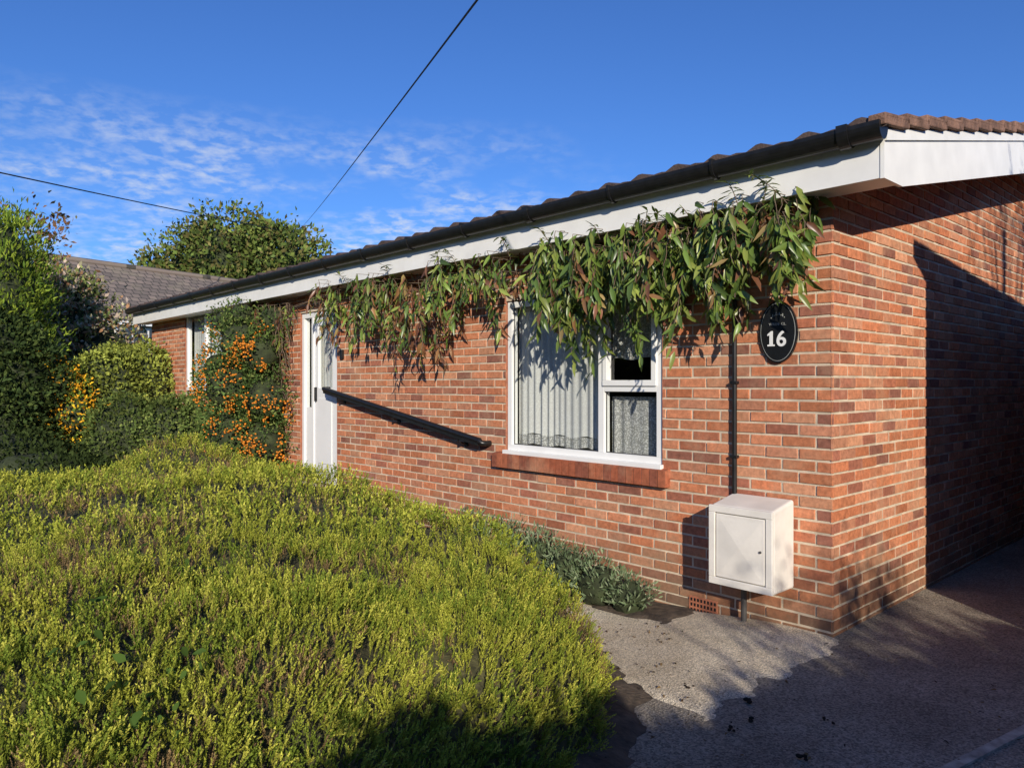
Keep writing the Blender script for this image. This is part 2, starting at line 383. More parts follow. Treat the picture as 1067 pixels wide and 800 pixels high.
while a<3.09:
    a1=min(a+.066,3.12);k=len(V);j=random.uniform(-.002,.002)
    pr=[(-.055+j,.745),(.03,.745),(.03,.884),(-.055+j,.866)]
    V+=[(-a,y,z) for y,z in pr]+[(-a1,y,z) for y,z in pr]
    F+=[(k,k+1,k+2,k+3),(k+7,k+6,k+5,k+4),(k,k+4,k+5,k+1),(k+1,k+5,k+6,k+2),(k+2,k+6,k+7,k+3),(k+3,k+7,k+4,k)]
    b=random.choice([(.34,.10,.05),(.38,.12,.06),(.26,.085,.05)]);C+=[b]*8;a+=.0745
mesh_from('brick_sill',V,F,M_brick,H,cols=np.array(C))
box('sill_mortar',-3.105,-1.205,-.047,.006,.75,.858,M_mortar,H,0)
frame('far_window_frame',9.52,11.25,1.39,2.70,.06,.015,.09)
box('far_window_mullion',-10.42,-10.35,.016,.09,1.45,2.64,M_white,H)
mesh_from('far_window_glass',[(-11.22,.05,1.4),(-9.54,.05,1.4),(-9.54,.05,2.68),(-11.22,.05,2.68)],[(0,1,2,3)],M_glass,H)
curtain('far_net_curtain',9.6,11.2,1.4,2.7,.13,M_lace)
frame('door_frame',6.05,6.98,.26,2.41,.06,.02,.10)
box('door_mullion',-6.72,-6.67,.021,.10,.32,2.35,M_white,H)
box('door_leaf_lower',-6.67,-6.11,.035,.08,.32,1.45,M_white,H)
box('door_leaf_top',-6.67,-6.11,.035,.08,2.24,2.35,M_white,H)
box('door_stile_1',-6.67,-6.57,.035,.08,1.45,2.24,M_white,H);box('door_stile_2',-6.21,-6.11,.035,.08,1.45,2.24,M_white,H)
box('door_panel',-6.56,-6.22,.025,.034,.50,1.32,M_white,H,.006)
box('sidelight_lower',-6.92,-6.72,.04,.08,.32,1.2,M_white,H)
mesh_from('door_glass',[(-6.92,.06,1.2),(-6.2,.06,1.2),(-6.2,.06,2.35),(-6.92,.06,2.35)],[(0,1,2,3)],M_glass,H)
curtain('door_net',6.2,6.92,1.2,2.36,.12,M_lace)
box('door_handle',-6.62,-6.60,.0,.034,1.28,1.46,M_black,H)
box('door_bell',-5.93,-5.87,-.03,-.001,1.80,1.91,M_black,H)
box('door_sign_plate',-6.02,-5.97,-.02,-.001,1.95,2.0,M_white,H)
# handrail
rail=D.objects.new('handrail',None);COL.objects.link(rail);rail.location=H.location;rail.rotation_euler=H.rotation_euler
def railpt(s): return (-s,-.10,1.44+(.975-1.44)*(6.18-s)/(6.18-3.24))
tube('rail_bar',[railpt(6.18),railpt(3.24)],.028,M_black,rail,6)
tube('rail_end',[railpt(3.25),(-3.21,-.10,.955),(-3.20,-.06,.95),(-3.20,-.005,.95)],.026,M_black,rail,6)
tube('rail_end_top',[railpt(6.17),(-6.21,-.08,1.44),(-6.21,-.005,1.44)],.026,M_black,rail,6)
for s in (3.55,4.7,5.85):
    p=railpt(s);tube('rail_bracket',[(p[0],-.10,p[2]-.01),(p[0],-.10,p[2]-.08),(p[0],-.003,p[2]-.10)],.009,M_black,rail)
    tube('rail_rose',[(p[0],-.012,p[2]-.10),(p[0],-.001,p[2]-.10)],.03,M_black,rail)
V=[]
for i in range(2):
    s=(6.17,3.25)[i];p=railpt(s)
    V+=[(p[0],-.118,p[2]-.05),(p[0],-.082,p[2]-.05),(p[0],-.082,p[2]),(p[0],-.118,p[2])]
F=[(0,4,5,1),(1,5,6,2),(3,7,4,0),(0,1,2,3),(7,6,5,4)]
mesh_from('rail_web',V,F,M_black,rail)
tube('cable_conduit',[(-.66,-.02,.70),(-.66,-.02,2.62)],.0165,M_black,H)
for z in (1.0,1.5,2.0): box('conduit_clip',-.685,-.635,-.04,-.001,z,z+.02,M_black,H)
vb=D.objects.new('air_vent',None);COL.objects.link(vb);vb.location=H.location;vb.rotation_euler=H.rotation_euler
box('vent_body',-1.03,-.80,-.008,.0,-.125,-.005,M_terra,vb)
for i in range(8):
    for j in range(3): box('vent_hole',-1.015+i*.027,-1.0+i*.027,-.0095,-.0075,-.112+j*.036,-.09+j*.036,M_black,vb,0)
# ---------------- meter box
mb=D.objects.new('gas_meter_box',None);COL.objects.link(mb);mb.location=H.location;mb.rotation_euler=H.rotation_euler
xl,xr,yf=-.681,-.245,-.29
prof=[(-.002,.20),(yf+.015,.20),(yf+.015,.715),(-.002,.765)]
V=[(xl,y,z) for y,z in prof]+[(xr,y,z) for y,z in prof]
o=mesh_from('box_body',V,[(3,2,1,0),(4,5,6,7),(0,1,5,4),(1,2,6,5),(2,3,7,6),(3,0,4,7)],M_meter,mb)
b=o.modifiers.new('b','BEVEL');b.width=.018;b.segments=3
def rim(x0,x1,z0,z1,w,ya,yb_,nm,mat,par):
    box(nm,x0,x1,ya,yb_,z0,z0+w,mat,par,.004);box(nm,x0,x1,ya,yb_,z1-w,z1,mat,par,.004);box(nm,x0,x0+w,ya,yb_,z0+w,z1-w,mat,par,.004);box(nm,x1-w,x1,ya,yb_,z0+w,z1-w,mat,par,.004)
rim(xl-.004,xr+.004,.205,.715,.045,yf-.008,yf+.016,'box_rim',M_meter,mb)
box('box_door',xl+.048,xr-.048,yf-.004,yf+.014,.256,.664,M_meter,mb,.004)
V=[(xl+.07,yf-.0045,.28),(xr-.07,yf-.0045,.28),(xr-.07,yf-.0045,.64),(xl+.07,yf-.0045,.64),((xl+xr)/2,yf-.014,.46)]
mesh_from('door_pressing',V,[(0,1,4),(1,2,4),(2,3,4),(3,0,4)],M_meter,mb)
tube('box_lock',[(xr-.075,yf-.012,.46),(xr-.075,yf+.0,.46)],.008,M_pipe,mb)
tube('meter_pipe',[(-.55,-.09,.24),(-.55,-.09,-.3)],.019,M_pipe,mb)
# ---------------- plaque
pq=D.objects.new('house_number_plaque',None);COL.objects.link(pq);pq.location=H.location;pq.rotation_euler=H.rotation_euler
def oval(nm,a,b,y0,y1,mat,cx=-.35,czz=1.836,hole=None):
    n=48;V=[];F=[]
    for y in (y0,y1):
        for i in range(n):
            t=2*math.pi*i/n;V.append((cx+a*math.cos(t),y,czz+b*math.sin(t)))
    if hole:
        for y in (y0,y1):
            for i in range(n):
                t=2*math.pi*i/n;V.append((cx+(a-hole)*math.cos(t),y,czz+(b-hole)*math.sin(t)))
        F=[(i,(i+1)%n,2*n+(i+1)%n,2*n+i) for i in range(n)]+[(i,n+i,n+(i+1)%n,(i+1)%n) for i in range(n)]
    else:
        F=[tuple(range(n)),]+[(i,n+i,n+(i+1)%n,(i+1)%n) for i in range(n)]
    return mesh_from(nm,V,F,mat,pq)
M_enamel=simple('black_enamel',(.012,.013,.014),.25,.1)
M_wpaint=simple('white_enamel',(.8,.8,.78),.35,.03)
M_gpaint=simple('grey_enamel',(.35,.36,.34),.4,.2)
oval('plaque_plate',.130,.200,-.018,-.001,M_enamel)
oval('plaque_rim',.119,.188,-.0205,-.017,M_gpaint,hole=.0028)
def text(body,size,x,z,nm,off=.02,mat=None):
    c=D.curves.new(nm,'FONT');c.body=body;c.size=size;c.extrude=.002;c.offset=size*off;c.align_x='CENTER';c.materials.append(mat or M_wpaint)
    o=D.objects.new(nm,c);link(o,pq);o.location=(x,-.022,z);o.rotation_euler=(math.pi/2,0,0);return o
# serifed numeral 1 as one outline, plus a 6
def poly_xz(nm,pts,mat):
    n=len(pts);V=[(x,-.0245,z) for x,z in pts]+[(x,-.019,z) for x,z in pts]
    return mesh_from(nm,V,[tuple(range(n))]+[(i,n+i,n+(i+1)%n,(i+1)%n) for i in range(n)],mat,pq)
bx,bz=-.395,1.745;hh_=.098
poly_xz('numeral_one',[(bx-.024,bz),(bx+.024,bz),(bx+.024,bz+.010),(bx+.011,bz+.012),(bx+.011,bz+hh_),(bx+.002,bz+hh_),(bx-.024,bz+hh_-.020),(bx-.024,bz+hh_-.032),(bx-.010,bz+hh_-.026),(bx-.010,bz+.012),(bx-.024,bz+.010)],M_wpaint)
text('6',.140,-.325,1.745,'numeral_six',.015)
text('WREN  CL.',.024,-.35,1.878,'small_lettering',.0,M_gpaint)
for i in range(9):
    t=-1+i/4;box('plaque_motif',-.35+t*.045-.0025,-.35+t*.045+.0025,-.0205,-.0185,1.945-.02*t*t,1.952-.02*t*t+(.012 if i%2 else 0),M_gpaint,pq,0)
# ================================================================ VINE
outline=[(.05,2.2),(.108,2.12),(.233,2.06),(.36,2.20),(.497,2.12),(.711,1.93),(.978,1.95),(1.182,1.97),(1.36,2.18),(1.578,1.72),(1.77,2.10),(2.073,1.66),(2.346,2.23),(2.76,2.27),(3.21,2.22),(3.64,2.01),(3.87,1.74),(4.28,1.52),(4.54,2.08),(5.0,2.05),(5.41,1.85),(5.84,2.2),(6.2,2.42),(6.9,2.42),(7.2,1.8),(7.6,1.7),(8.3,1.95),(8.8,2.4)]
os_=np.array([o[0] for o in outline]);oz=np.array([o[1] for o in outline])
LP=[];LA=[];LU=[];LS=[];LC=[];stems=[]
greens=[(.15,.235,.042),(.20,.29,.055),(.115,.19,.038),(.31,.37,.08),(.25,.30,.065),(.085,.14,.035)]
browns=[(.28,.12,.06),(.36,.19,.08),(.20,.09,.05),(.34,.24,.09)]
nst=450
for i in range(nst):
    s=random.uniform(.06,8.7) if random.random()<.68 else random.uniform(.06,2.3)
    if 6.0<s<6.95 and random.random()<.6: continue
    if noise.noise(Vector((s*2.3,7,0)))<-.12 and random.random()<.6: continue
    zlow=float(np.interp(s,os_,oz)); 
    ztop=random.uniform(2.44,2.74); p0=random.uniform(.04,.42); 
    zend=max(zlow,zlow+abs(random.gauss(0,.18))) if random.random()<.45 else random.uniform(zlow,ztop-.05)
    if random.random()<.13 and s>.6: zend-=random.uniform(.08,.28)
    if s>5.8: ztop=random.uniform(2.4,2.62); p0=random.uniform(.04,.3)
    x_=s;p=p0;z=ztop;pts=[];drift=random.gauss(0,.2);pd=random.gauss(-.05,.12)
    pts.append((x_,p*.5,z-.03));
    while z>zend:
        z-=.038;x_+=drift*.035+random.gauss(0,.010);p=min(max(p+pd*.035+random.gauss(0,.008),.025),.48)
        x_=max(x_,.03)
        pts.append((x_,p,z))
    stems.append([W(*q) for q in pts])
    brownp=.05+.6*math.exp(-((s-4.1)/.6)**2)+(.35 if s>5.7 else 0)+.18*(random.random()<.25)
    sb=random.random()<brownp
    sparse=.60 if s<5.5 else (.45 if s<7 else .2)
    shade=random.uniform(.75,1.15)
    for q in pts:
        for _ in range(2):
            if random.random()>sparse: continue
            w=W(q[0]+random.gauss(0,.012),q[1]+random.gauss(0,.012),q[2])
            out=random.uniform(-.3,1.1);side=random.gauss(0,.6)
            ax=np.array([UX*side-VX*out*.6,UY*side-VY*out*.6,-random.uniform(.35,1.6)])
            LP.append(w);LA.append(ax);LU.append([-VX+random.gauss(0,.6),-VY+random.gauss(0,.6),random.uniform(0,1.0)])
            LS.append(random.uniform(.075,.16));c=random.choice(browns if (sb and random.random()<.75) or random.random()<.04 else greens);f=random.uniform(.75,1.2)*shade
            LC.append([v*f for v in c])
for s in (.12,.3,.45,.62,.8,.95,1.15,1.2,1.6,2.1,2.6,3.3,3.6,4.4,5.2):
    x_=s;z=2.55;p=.3;pts=[];l=random.uniform(.15,.36);t=0;dx=random.gauss(0,.5)
    while t<l:
        t+=.03;z+=.028*(1-t/l*.6);x_+=dx*.02;p+=.008;pts.append((x_,min(p,.45),z));
        for _ in range(2):
            LP.append(W(*pts[-1]));a=random.uniform(0,6.28);LA.append([math.cos(a),math.sin(a),random.uniform(-.3,.6)]);LU.append([0,0,1.]);LS.append(random.uniform(.04,.10));LC.append(random.choice(greens))
    stems.append([W(*q) for q in pts])
LP=np.array(LP);LA=np.array(LA);LU=np.array(LU);LS=np.array(LS);LC=np.array(LC)
V,F,C=scatter([leaf_t(.25,.2,.05),leaf_t(.30,.35,.07),leaf_t(.23,-.1,.04)],LP,frames(LA,LU),LS,LC)
vine=mesh_tris('climbing_vine',V,F,C,M_gloss)
c=D.curves.new('vine_stems','CURVE');c.dimensions='3D';c.bevel_depth=.0028;c.bevel_resolution=1
for st in stems:
    if len(st)<2: continue
    sp=c.splines.new('POLY');sp.points.add(len(st)-1)
    for i,p in enumerate(st): sp.points[i].co=(*p,1)
for k in range(5):
    sp=c.splines.new('POLY');nn=80;sp.points.add(nn)
    for i in range(nn+1):
        s=.1+8.2*i/nn; sp.points[i].co=(*W(s,.06+.04*k*.5+.03*math.sin(s*3+k),2.50+.03*k+.03*math.sin(s*4+2*k)),1);sp.points[i].radius=2.0
for k in range(110):
    s=random.uniform(7.05,8.3);z=random.uniform(1.2,2.4);p=random.uniform(.03,.2);sp=c.splines.new('POLY');sp.points.add(9);a=random.uniform(-.9,.9)
    for i in range(10):
        sp.points[i].co=(*W(s,p,z),1);sp.points[i].radius=1.3;a+=random.gauss(0,.35);s=max(7.03,s+math.sin(a)*.07);z=min(2.55,z+math.cos(a)*.07);p=max(.02,p+random.gauss(0,.012))
c.materials.append(M_bark);link(D.objects.new('vine_stems',c),vine)
# ================================================================ HEATHER HEDGE
poly=np.array([(.44,4.35),(.48,3.8),(.40,3.25),(.18,2.8),(-.15,2.35),(-.43,1.85),(-.66,1.2),(-2.5,.9),(-5.2,1.2),(-6.0,3.2),(-5.6,5.9),(-3.95,6.3),(-4.15,7.6),(-4.15,8.9),(-3.5,9.1),(-2.2,7.35),(-.9,5.95),(.1,4.9)])
def sdist(x,y):
    d=np.full(x.shape,1e9);ins=np.zeros(x.shape,bool)
    n=len(poly)
    for i in range(n):
        a=poly[i];b=poly[(i+1)%n];e=b-a
        t=np.clip(((x-a[0])*e[0]+(y-a[1])*e[1])/(e@e),0,1)
        d=np.minimum(d,np.hypot(x-a[0]-t*e[0],y-a[1]-t*e[1]))
        c=((a[1]>y)!=(b[1]>y))&(x<(b[0]-a[0])*(y-a[1])/(b[1]-a[1]+1e-12)+a[0]);ins^=c
    return np.where(ins,d,-d)
st=.05;gx=np.arange(-6.1,.62,st);gy=np.arange(.85,9.2,st);GXm,GYm=np.meshgrid(gx,gy)
d=sdist(GXm,GYm)
sloc=(GXm-OX)*UX+(GYm-OY)*UY
top=.68+.25*sstep(.2,3.2,sloc)+.13*sstep(5,7,sloc)*sstep(6,7.5,GYm)
top=np.where(GYm<3.2,np.maximum(top,.68+.2*sstep(0,-1.5,GXm)),top)
nz=np.array([noise.fractal(Vector((x*.9,y*.9,0)),1,2,4) for x,y in zip(GXm.ravel(),GYm.ravel())]).reshape(GXm.shape)
nz2=np.array([noise.fractal(Vector((x*3.5,y*3.5,5)),1,2,3) for x,y in zip(GXm.ravel(),GYm.ravel())]).reshape(GXm.shape)
dd=np.clip((d+.06*nz2)/.75,0,1);f=(1-(1-dd)**2.4)**.6
HZ=(top+.10*nz+.06*nz2)*f-.16
def mk_idx(mask):
    idx=[];ny,nx=GXm.shape
    for j in range(ny-1):
        for i in range(nx-1):
            if mask[j,i] or mask[j+1,i] or mask[j,i+1] or mask[j+1,i+1]:
                a=j*nx+i;idx.append((a,a+1,a+nx+1,a+nx))
    return np.array(idx)
Q=mk_idx(d>-.02);VV=np.stack([GXm.ravel(),GYm.ravel(),HZ.ravel()],1)
Vc=VV.copy();Vc[:,2]-=.075
A=VV[Q[:,0]];B=VV[Q[:,1]];Cq=VV[Q[:,2]];Dq=VV[Q[:,3]]
nn=np.cross(Cq-A,Dq-B);ar=np.linalg.norm(nn,axis=1)*.5;nn=nrm(nn)
cen=(A+B+Cq+Dq)/4
dist=np.hypot(cen[:,0],cen[:,1])
def sprig(seed,nl,nb,lw,ll):
    r=random.Random(seed);V=[];F=[];C=[]
    def tri(a,b,c,ca,cb):
        k=len(V);V.extend([a,b,c]);F.append((k,k+1,k+2));C.extend([ca,ca,cb])
    def branch(base,dr,L,n,w,l):
        dr=Vector(dr).normalized();base=Vector(base)
        s1=dr.orthogonal().normalized();s2=dr.cross(s1)
        tri(base+s1*.008,base-s1*.008,base+dr*L,.5,.9)
        for i in range(n):
            t=.12+.88*(i+.5)/n;a=i*2.4+r.random()
            o=s1*math.cos(a)+s2*math.sin(a);p=base+dr*(L*t)
            d2=(o*.7+dr*(.7+.5*t)).normalized();ll_=l*(1.1-.4*t)*r.uniform(.8,1.2);wv=d2.cross(o).normalized()
            g=.55+.55*t
            tri(p+wv*w/2,p-wv*w/2,p+d2*ll_,g*.9,g*1.12)
    branch((0,0,0),(r.gauss(0,.08),1,r.gauss(0,.08)),1,nl,lw,ll)
    for b in range(nb):
        a=b*2.1+r.random();t=r.uniform(.15,.6)
        branch((0,t,0),(math.cos(a)*.6,1,math.sin(a)*.6),r.uniform(.3,.5),nl//2,lw,ll)
    V=np.array([tuple(v) for v in V],float);C=np.array(C)[:,None]*np.ones((1,3));return V,np.array(F),C
Tn=[sprig(i,20,2,.055,.115) for i in range(5)];Tf=[sprig(i+10,9,1,.10,.20) for i in range(4)]
def heath(nm,mask,n,T,smin,smax,parent=None):
    ii=np.where(mask)[0];pr=ar[ii]*(1.0/np.maximum(dist[ii],1.6));pr/=pr.sum()
    q=rng.choice(ii,n,p=pr);u,v=rng.random(n)[:,None],rng.random(n)[:,None]
    P=(A[q]*(1-u)+B[q]*u)*(1-v)+(Dq[q]*(1-u)+Cq[q]*u)*v
    ax=nrm(nn[q]*.55+np.array([0,-.05,.65])+rng.normal(size=(n,3))*.24)
    P=P-ax*.025
    cn=fbm(P,1.3,9);cn2=fbm(P,6,2)
    c1=np.array([.43,.45,.06]);c2=np.array([.58,.57,.095]);cg=np.array([.21,.28,.04]);cb=np.array([.34,.23,.11])
    t=np.clip(.52+cn2*1.4+rng.normal(size=n)*.2,0,1)[:,None];C=cg*(1-t)+c1*t
    t2=(rng.random(n)<.28)[:,None];C=np.where(t2,c2,C)
    bias=.12*sstep(-.3,-2.2,P[:,0])*sstep(2.,3.,P[:,1])
    tb=((cn+bias+rng.normal(size=n)*.22>.22)&(rng.random(n)<.72))[:,None]
    C=np.where(tb,cb*rng.uniform(.7,1.3,(n,1)),C)*rng.uniform(.78,1.15,(n,1))
    S=rng.uniform(smin,smax,n)*(1-.3*tb[:,0])
    V,F,CC=scatter(T,P,frames(ax,rng.normal(size=(n,3))),S,C)
    return mesh_tris(nm,V,F,CC,M_heath,parent)
hedge=heath('heather_hedge',(dist<4.2),22000,Tn,.055,.12)
heath('heather_far_sprigs',(dist>=4.2),12500,Tf,.08,.14,hedge)
mesh_from('heather_inner_twigs',Vc,Q,M_hcore,hedge,smooth=True)  # dark body below the sprigs, paints the shade in the gaps
P=[];
for i in range(46):
    cx,cy=random.choice([(-1.35,2.2),(-1.5,3.3),(-.9,1.8),(-1.0,2.0)]);x=cx+random.gauss(0,.12);y=cy+random.gauss(0,.12)
    j=int((y-gy[0])/st);i2=int((x-gx[0])/st);P.append((x,y,HZ[j,i2]+random.uniform(.03,.13)))
P=np.array(P);n=len(P)
V,F,C=scatter([leaf_t(.6,.1,.06)],P,frames(rng.normal(size=(n,3))+[0,0,.2],np.tile([0,-.6,1.],(n,1))+rng.normal(size=(n,3))*.3),rng.uniform(.025,.045,n),np.tile([.07,.12,.025],(n,1))*rng.uniform(.8,1.3,(n,1)))
mesh_tris('bramble',V,F,C,M_leaf)
# ================================================================ SHRUBS
def wb(l): return [(*W(a,b,c),r) for a,b,c,r in l]
pb=wb([(7.55,.25,.7,.42),(7.5,.22,1.3,.40),(7.6,.25,1.9,.36),(8.0,.45,.8,.48),(8.0,.5,1.45,.45),(7.95,.4,2.05,.38),(8.35,.4,2.35,.28),(8.35,.5,1.7,.35),(7.5,.15,2.35,.26),(8.1,.3,2.45,.25)])
pyr=bush('pyracantha_shrub',pb,17000,.05,[(.08,.13,.035),(.11,.17,.045),(.06,.10,.03),(.17,.21,.06)],leaf_simple(.45),.66,gap=-.3)
import bmesh
bm=bmesh.new();bmesh.ops.create_icosphere(bm,subdivisions=1,radius=1);bm.verts.ensure_lookup_table()
iv=np.array([v.co[:] for v in bm.verts]);iff=np.array([[v.index for v in f.verts] for f in bm.faces]);bm.free()
cl_=[]
for i in range(110):
    b=random.choice(pb[:8]);dv=Vector((random.gauss(0,1),random.gauss(0,1)-1.2,random.gauss(0,.7))).normalized()
    c0=Vector(b[:3])+dv*b[3]*1.08
    if c0.z>2.3: continue
    for k in range(random.randint(5,16)): cl_.append([c0.x+random.gauss(0,.045),c0.y+random.gauss(0,.04),c0.z+random.gauss(0,.05)])
P=np.array(cl_);n=len(P)
V,F,C=scatter([(iv,iff,np.ones((len(iv),3)))],P,np.tile(np.eye(3),(n,1,1)),rng.uniform(.010,.017,n),np.array([.85,.30,.02])*rng.uniform(.7,1.1,(n,1)))
mesh_tris('pyracantha_berries',V,F,C,M_gloss,pyr,True)
lb=wb([(1.35,.28,-.05,.17),(1.6,.32,.0,.2),(1.95,.3,.02,.22),(2.3,.3,.05,.24),(2.7,.3,.08,.25),(3.2,.3,.1,.25)])
bush('low_juniper_plant',lb,7500,.05,[(.17,.23,.12),(.23,.28,.16),(.12,.17,.08)],leaf_simple(.25),.74,gap=-.4,up=.5)
bush('conifer_tree',[(-8.15,11.9,3.1,.55,.6,1.15),(-8.6,12,2.3,.95,.9,1.6),(-8.9,12,3.4,.7,.7,1.1)],30000,.10,[(.16,.23,.03),(.24,.31,.04),(.09,.15,.025)],leaf_simple(.25),.72,gap=-.5,up=1.2,nsc=3)
bush('conifer_base_shade',[(-7.6,11.0,.7,.75,.8,1.0),(-7.4,11.2,1.4,.55,.6,.8),(-7.7,11.2,1.9,.5,.5,.7)],18000,.08,[(.035,.055,.02),(.05,.08,.025),(.08,.11,.03)],leaf_simple(.5),.66,gap=-.6)  # dark leaves paint the shade on the conifer's lower half
bush('hydrangea_shrub',[(-8.9,15,2.6,.8,.8,1.0),(-8.0,14.6,1.9,.8,.8,.9),(-9.0,15,3.2,.6,.6,.6),(-8.6,14.2,1.0,.9,.8,.9)],16000,.11,[(.44,.40,.25),(.24,.27,.09),(.54,.42,.32),(.16,.20,.06),(.34,.19,.10)],leaf_simple(.5),.66)
bush('orange_flowering_shrub',[(-7.1,11.6,1.5,.33,.35,.35),(-6.9,11.5,1.0,.45,.4,.5),(-7.35,11.6,1.75,.28,.3,.3)],5000,.06,[(.90,.42,.03),(.90,.45,.03),(.12,.18,.03),(.16,.22,.04)],leaf_simple(.5),.66)
bush('purple_leaf_tree',[(-10.3,16,4.7,.6,.55,.8),(-10.9,16,4.3,.8,.8,.9)],2600,.13,[(.16,.09,.05),(.12,.12,.05),(.22,.12,.06)],leaf_simple(.5),0,gap=0)
bush('clipped_hedge',[(-6.9,12.6,1.0,.62,.6,1.15),(-6.6,13.4,1.15,.6,.7,1.05),(-7.1,13.4,1.2,.5,.6,1.0)],24000,.065,[(.28,.32,.06),(.36,.40,.08),(.17,.21,.05)],leaf_simple(.6),.80,spread=.12,gap=-.9,push=.14)
bush('box_hedge',[(-5.2,11.2,.55,.65,.5,.75),(-4.75,11.4,.6,.6,.5,.75),(-5.8,11.1,.6,.6,.5,.75)],18000,.055,[(.12,.17,.045),(.18,.22,.06),(.09,.13,.035)],leaf_simple(.6),.80,spread=.12,gap=-.9,push=.14)
bush('painted_shade_shrub',[(-7.0,10.2,.35,.9,.7,.6),(-6.2,9.6,.2,.8,.6,.55),(-5.4,9.2,.1,.6,.5,.5)],9000,.07,[(.03,.045,.015),(.045,.065,.02)],leaf_simple(.5),.75)  # dark palette paints the shaded ground below the hedges
TC=[(-17.8,41,7.2,2.6,2.2,2.2),(-15.3,40,8.0,2.8,2.4,2.6),(-12.4,40,7.6,2.3,2.2,2.2),(-14,41,6.0,4.5,3,2.4),(-19.3,41,6.6,1.6,1.6,1.4),(-11,41,6.6,1.6,1.6,1.5),(-16.5,40.5,9.1,1.2,1.2,1.0),(-13.4,40.3,9.4,1.3,1.2,.9)]
tb=bush('oak_tree',TC,44000,.27,[(.12,.17,.04),(.17,.21,.05),(.085,.12,.035),(.16,.14,.05)],leaf_simple(.6),.62,gap=-.22,nsc=3.5,spread=.35)
def limb(a,b,r0,r1):
    c=D.curves.new('limb','CURVE');c.dimensions='3D';c.bevel_depth=1;sp=c.splines.new('POLY');sp.points.add(4)
    for i in range(5):
        t=i/4;sp.points[i].co=(a[0]+(b[0]-a[0])*t+.3*math.sin(t*5),a[1]+(b[1]-a[1])*t,a[2]+(b[2]-a[2])*t,1);sp.points[i].radius=r0+(r1-r0)*t
    c.materials.append(M_bark);link(D.objects.new('limb',c),tb)
limb((-15,41,-.2),(-15,41,6),.45,.25)
for t in TC[:6]: limb((-15,41,4.2),(t[0],t[1],t[2]+.8),.2,.05)
far=[]
for i in range(26):
    x=-60+i*5+random.uniform(-1.5,1.5);far.append((x,75+random.uniform(-4,4),1.0,4,3,random.uniform(2.2,4.2)))
bush('distant_trees',far,22000,.6,[(.09,.13,.04),(.13,.16,.06)],leaf_simple(.6),.85,nsc=3)
st_=[]
for i in range(34):
    an=math.radians(-195+i*6.3); rr0=30+random.uniform(-3,3)
    x,y=rr0*math.cos(an),rr0*math.sin(an); st_.append((x,y,2.2,3.2,3.2,random.uniform(4.6,6.0)))
bush('sky_block_trees',st_,26000,.55,[(.06,.09,.03),(.09,.12,.04)],leaf_simple(.6),.9,nsc=3,gap=-.6)  # unseen ring of trees added to block low sky fill
# ================================================================ NEIGHBOUR HOUSE (distance)
def slatemat():
    m,nt,b=newmat('old_tile_roof');L=nt.links.new;tc=N(nt,'ShaderNodeTexCoord')
    br=N(nt,'ShaderNodeTexBrick');br.inputs['Scale'].default_value=1;br.inputs['Brick Width'].default_value=.33;br.inputs['Row Height'].default_value=.28;br.inputs['Mortar Size'].default_value=.02
    br.inputs['Color1'].default_value=(.27,.21,.17,1);br.inputs['Color2'].default_value=(.16,.13,.11,1);br.inputs['Mortar'].default_value=(.05,.045,.04,1)
    L(tc.outputs['UV'],br.inputs['Vector']);no=N(nt,'ShaderNodeTexNoise');no.inputs['Scale'].default_value=1.5;no.inputs['Detail'].default_value=8;L(tc.outputs['Object'],no.inputs['Vector'])
    mx=N(nt,'ShaderNodeMixRGB');mx.inputs[2].default_value=(.30,.26,.17,1);r=N(nt,'ShaderNodeMapRange');r.inputs[1].default_value=.5;r.inputs[2].default_value=.8;r.inputs[4].default_value=.7
    L(no.outputs['Fac'],r.inputs[0]);L(r.outputs[0],mx.inputs[0]);L(br.outputs['Color'],mx.inputs[1]);L(mx.outputs[0],b.inputs['Base Color']);b.inputs['Roughness'].default_value=.9
    return m
M_slate=slatemat()
NH=D.objects.new('tiled_roof_house',None);COL.objects.link(NH);NH.location=(-13.2,32.8,0);NH.rotation_euler=(0,0,math.atan2(5.6,3.7))
def quaduv(nm,V,mat,par,uv):
    o=mesh_from(nm,V,[tuple(range(len(V)))],mat,par);ul=o.data.uv_layers.new(name='UVMap')
    for i in range(len(V)): ul.data[i].uv=uv[i]
    return o
rl,rr=-7.2,3
quaduv('roof_slope',[(rl,-3.2,3.75),(rr,-3.2,3.75),(rr,0,6.15),(rl,0,6.15)],M_slate,NH,[(0,0),(10.2,0),(10.2,4),(0,4)])
quaduv('roof_slope_back',[(rl,3.2,3.75),(rl,0,6.15),(rr,0,6.15),(rr,3.2,3.75)],M_slate,NH,[(0,0),(0,4),(10,4),(10,0)])
box('roof_eave_board',rl,rr,-3.22,-3.12,3.60,3.74,M_white,NH,0)
M_nw=simple('neighbour_render',(.38,.33,.27),.9,.1,2)
mesh_from('walls',[(rl+.3,-2.9,-.2),(rr-.3,-2.9,-.2),(rr-.3,2.9,-.2),(rl+.3,2.9,-.2),(rl+.3,-2.9,3.7),(rr-.3,-2.9,3.7),(rr-.3,2.9,3.7),(rl+.3,2.9,3.7),(rr-.3,0,5.9),(rl+.3,0,5.9)],[(0,1,5,4),(1,2,6,8,5),(2,3,7,6),(3,0,4,9,7)],M_nw,NH)
M_pane=simple('pane',(.05,.06,.07),.1,.1)
for xx in (-6.0,-2.6,.2):
    box('window_frame',xx,xx+2.4,-2.96,-2.9,2.45,3.55,M_white,NH,0)
    for k in range(4): box('window_pane',xx+.08+k*.58,xx+.58+k*.58,-2.975,-2.962,2.55,3.45,M_pane,NH,0)
tube('ridge',[(rl,0,6.17),(rr,0,6.17)],.12,M_slate,NH)
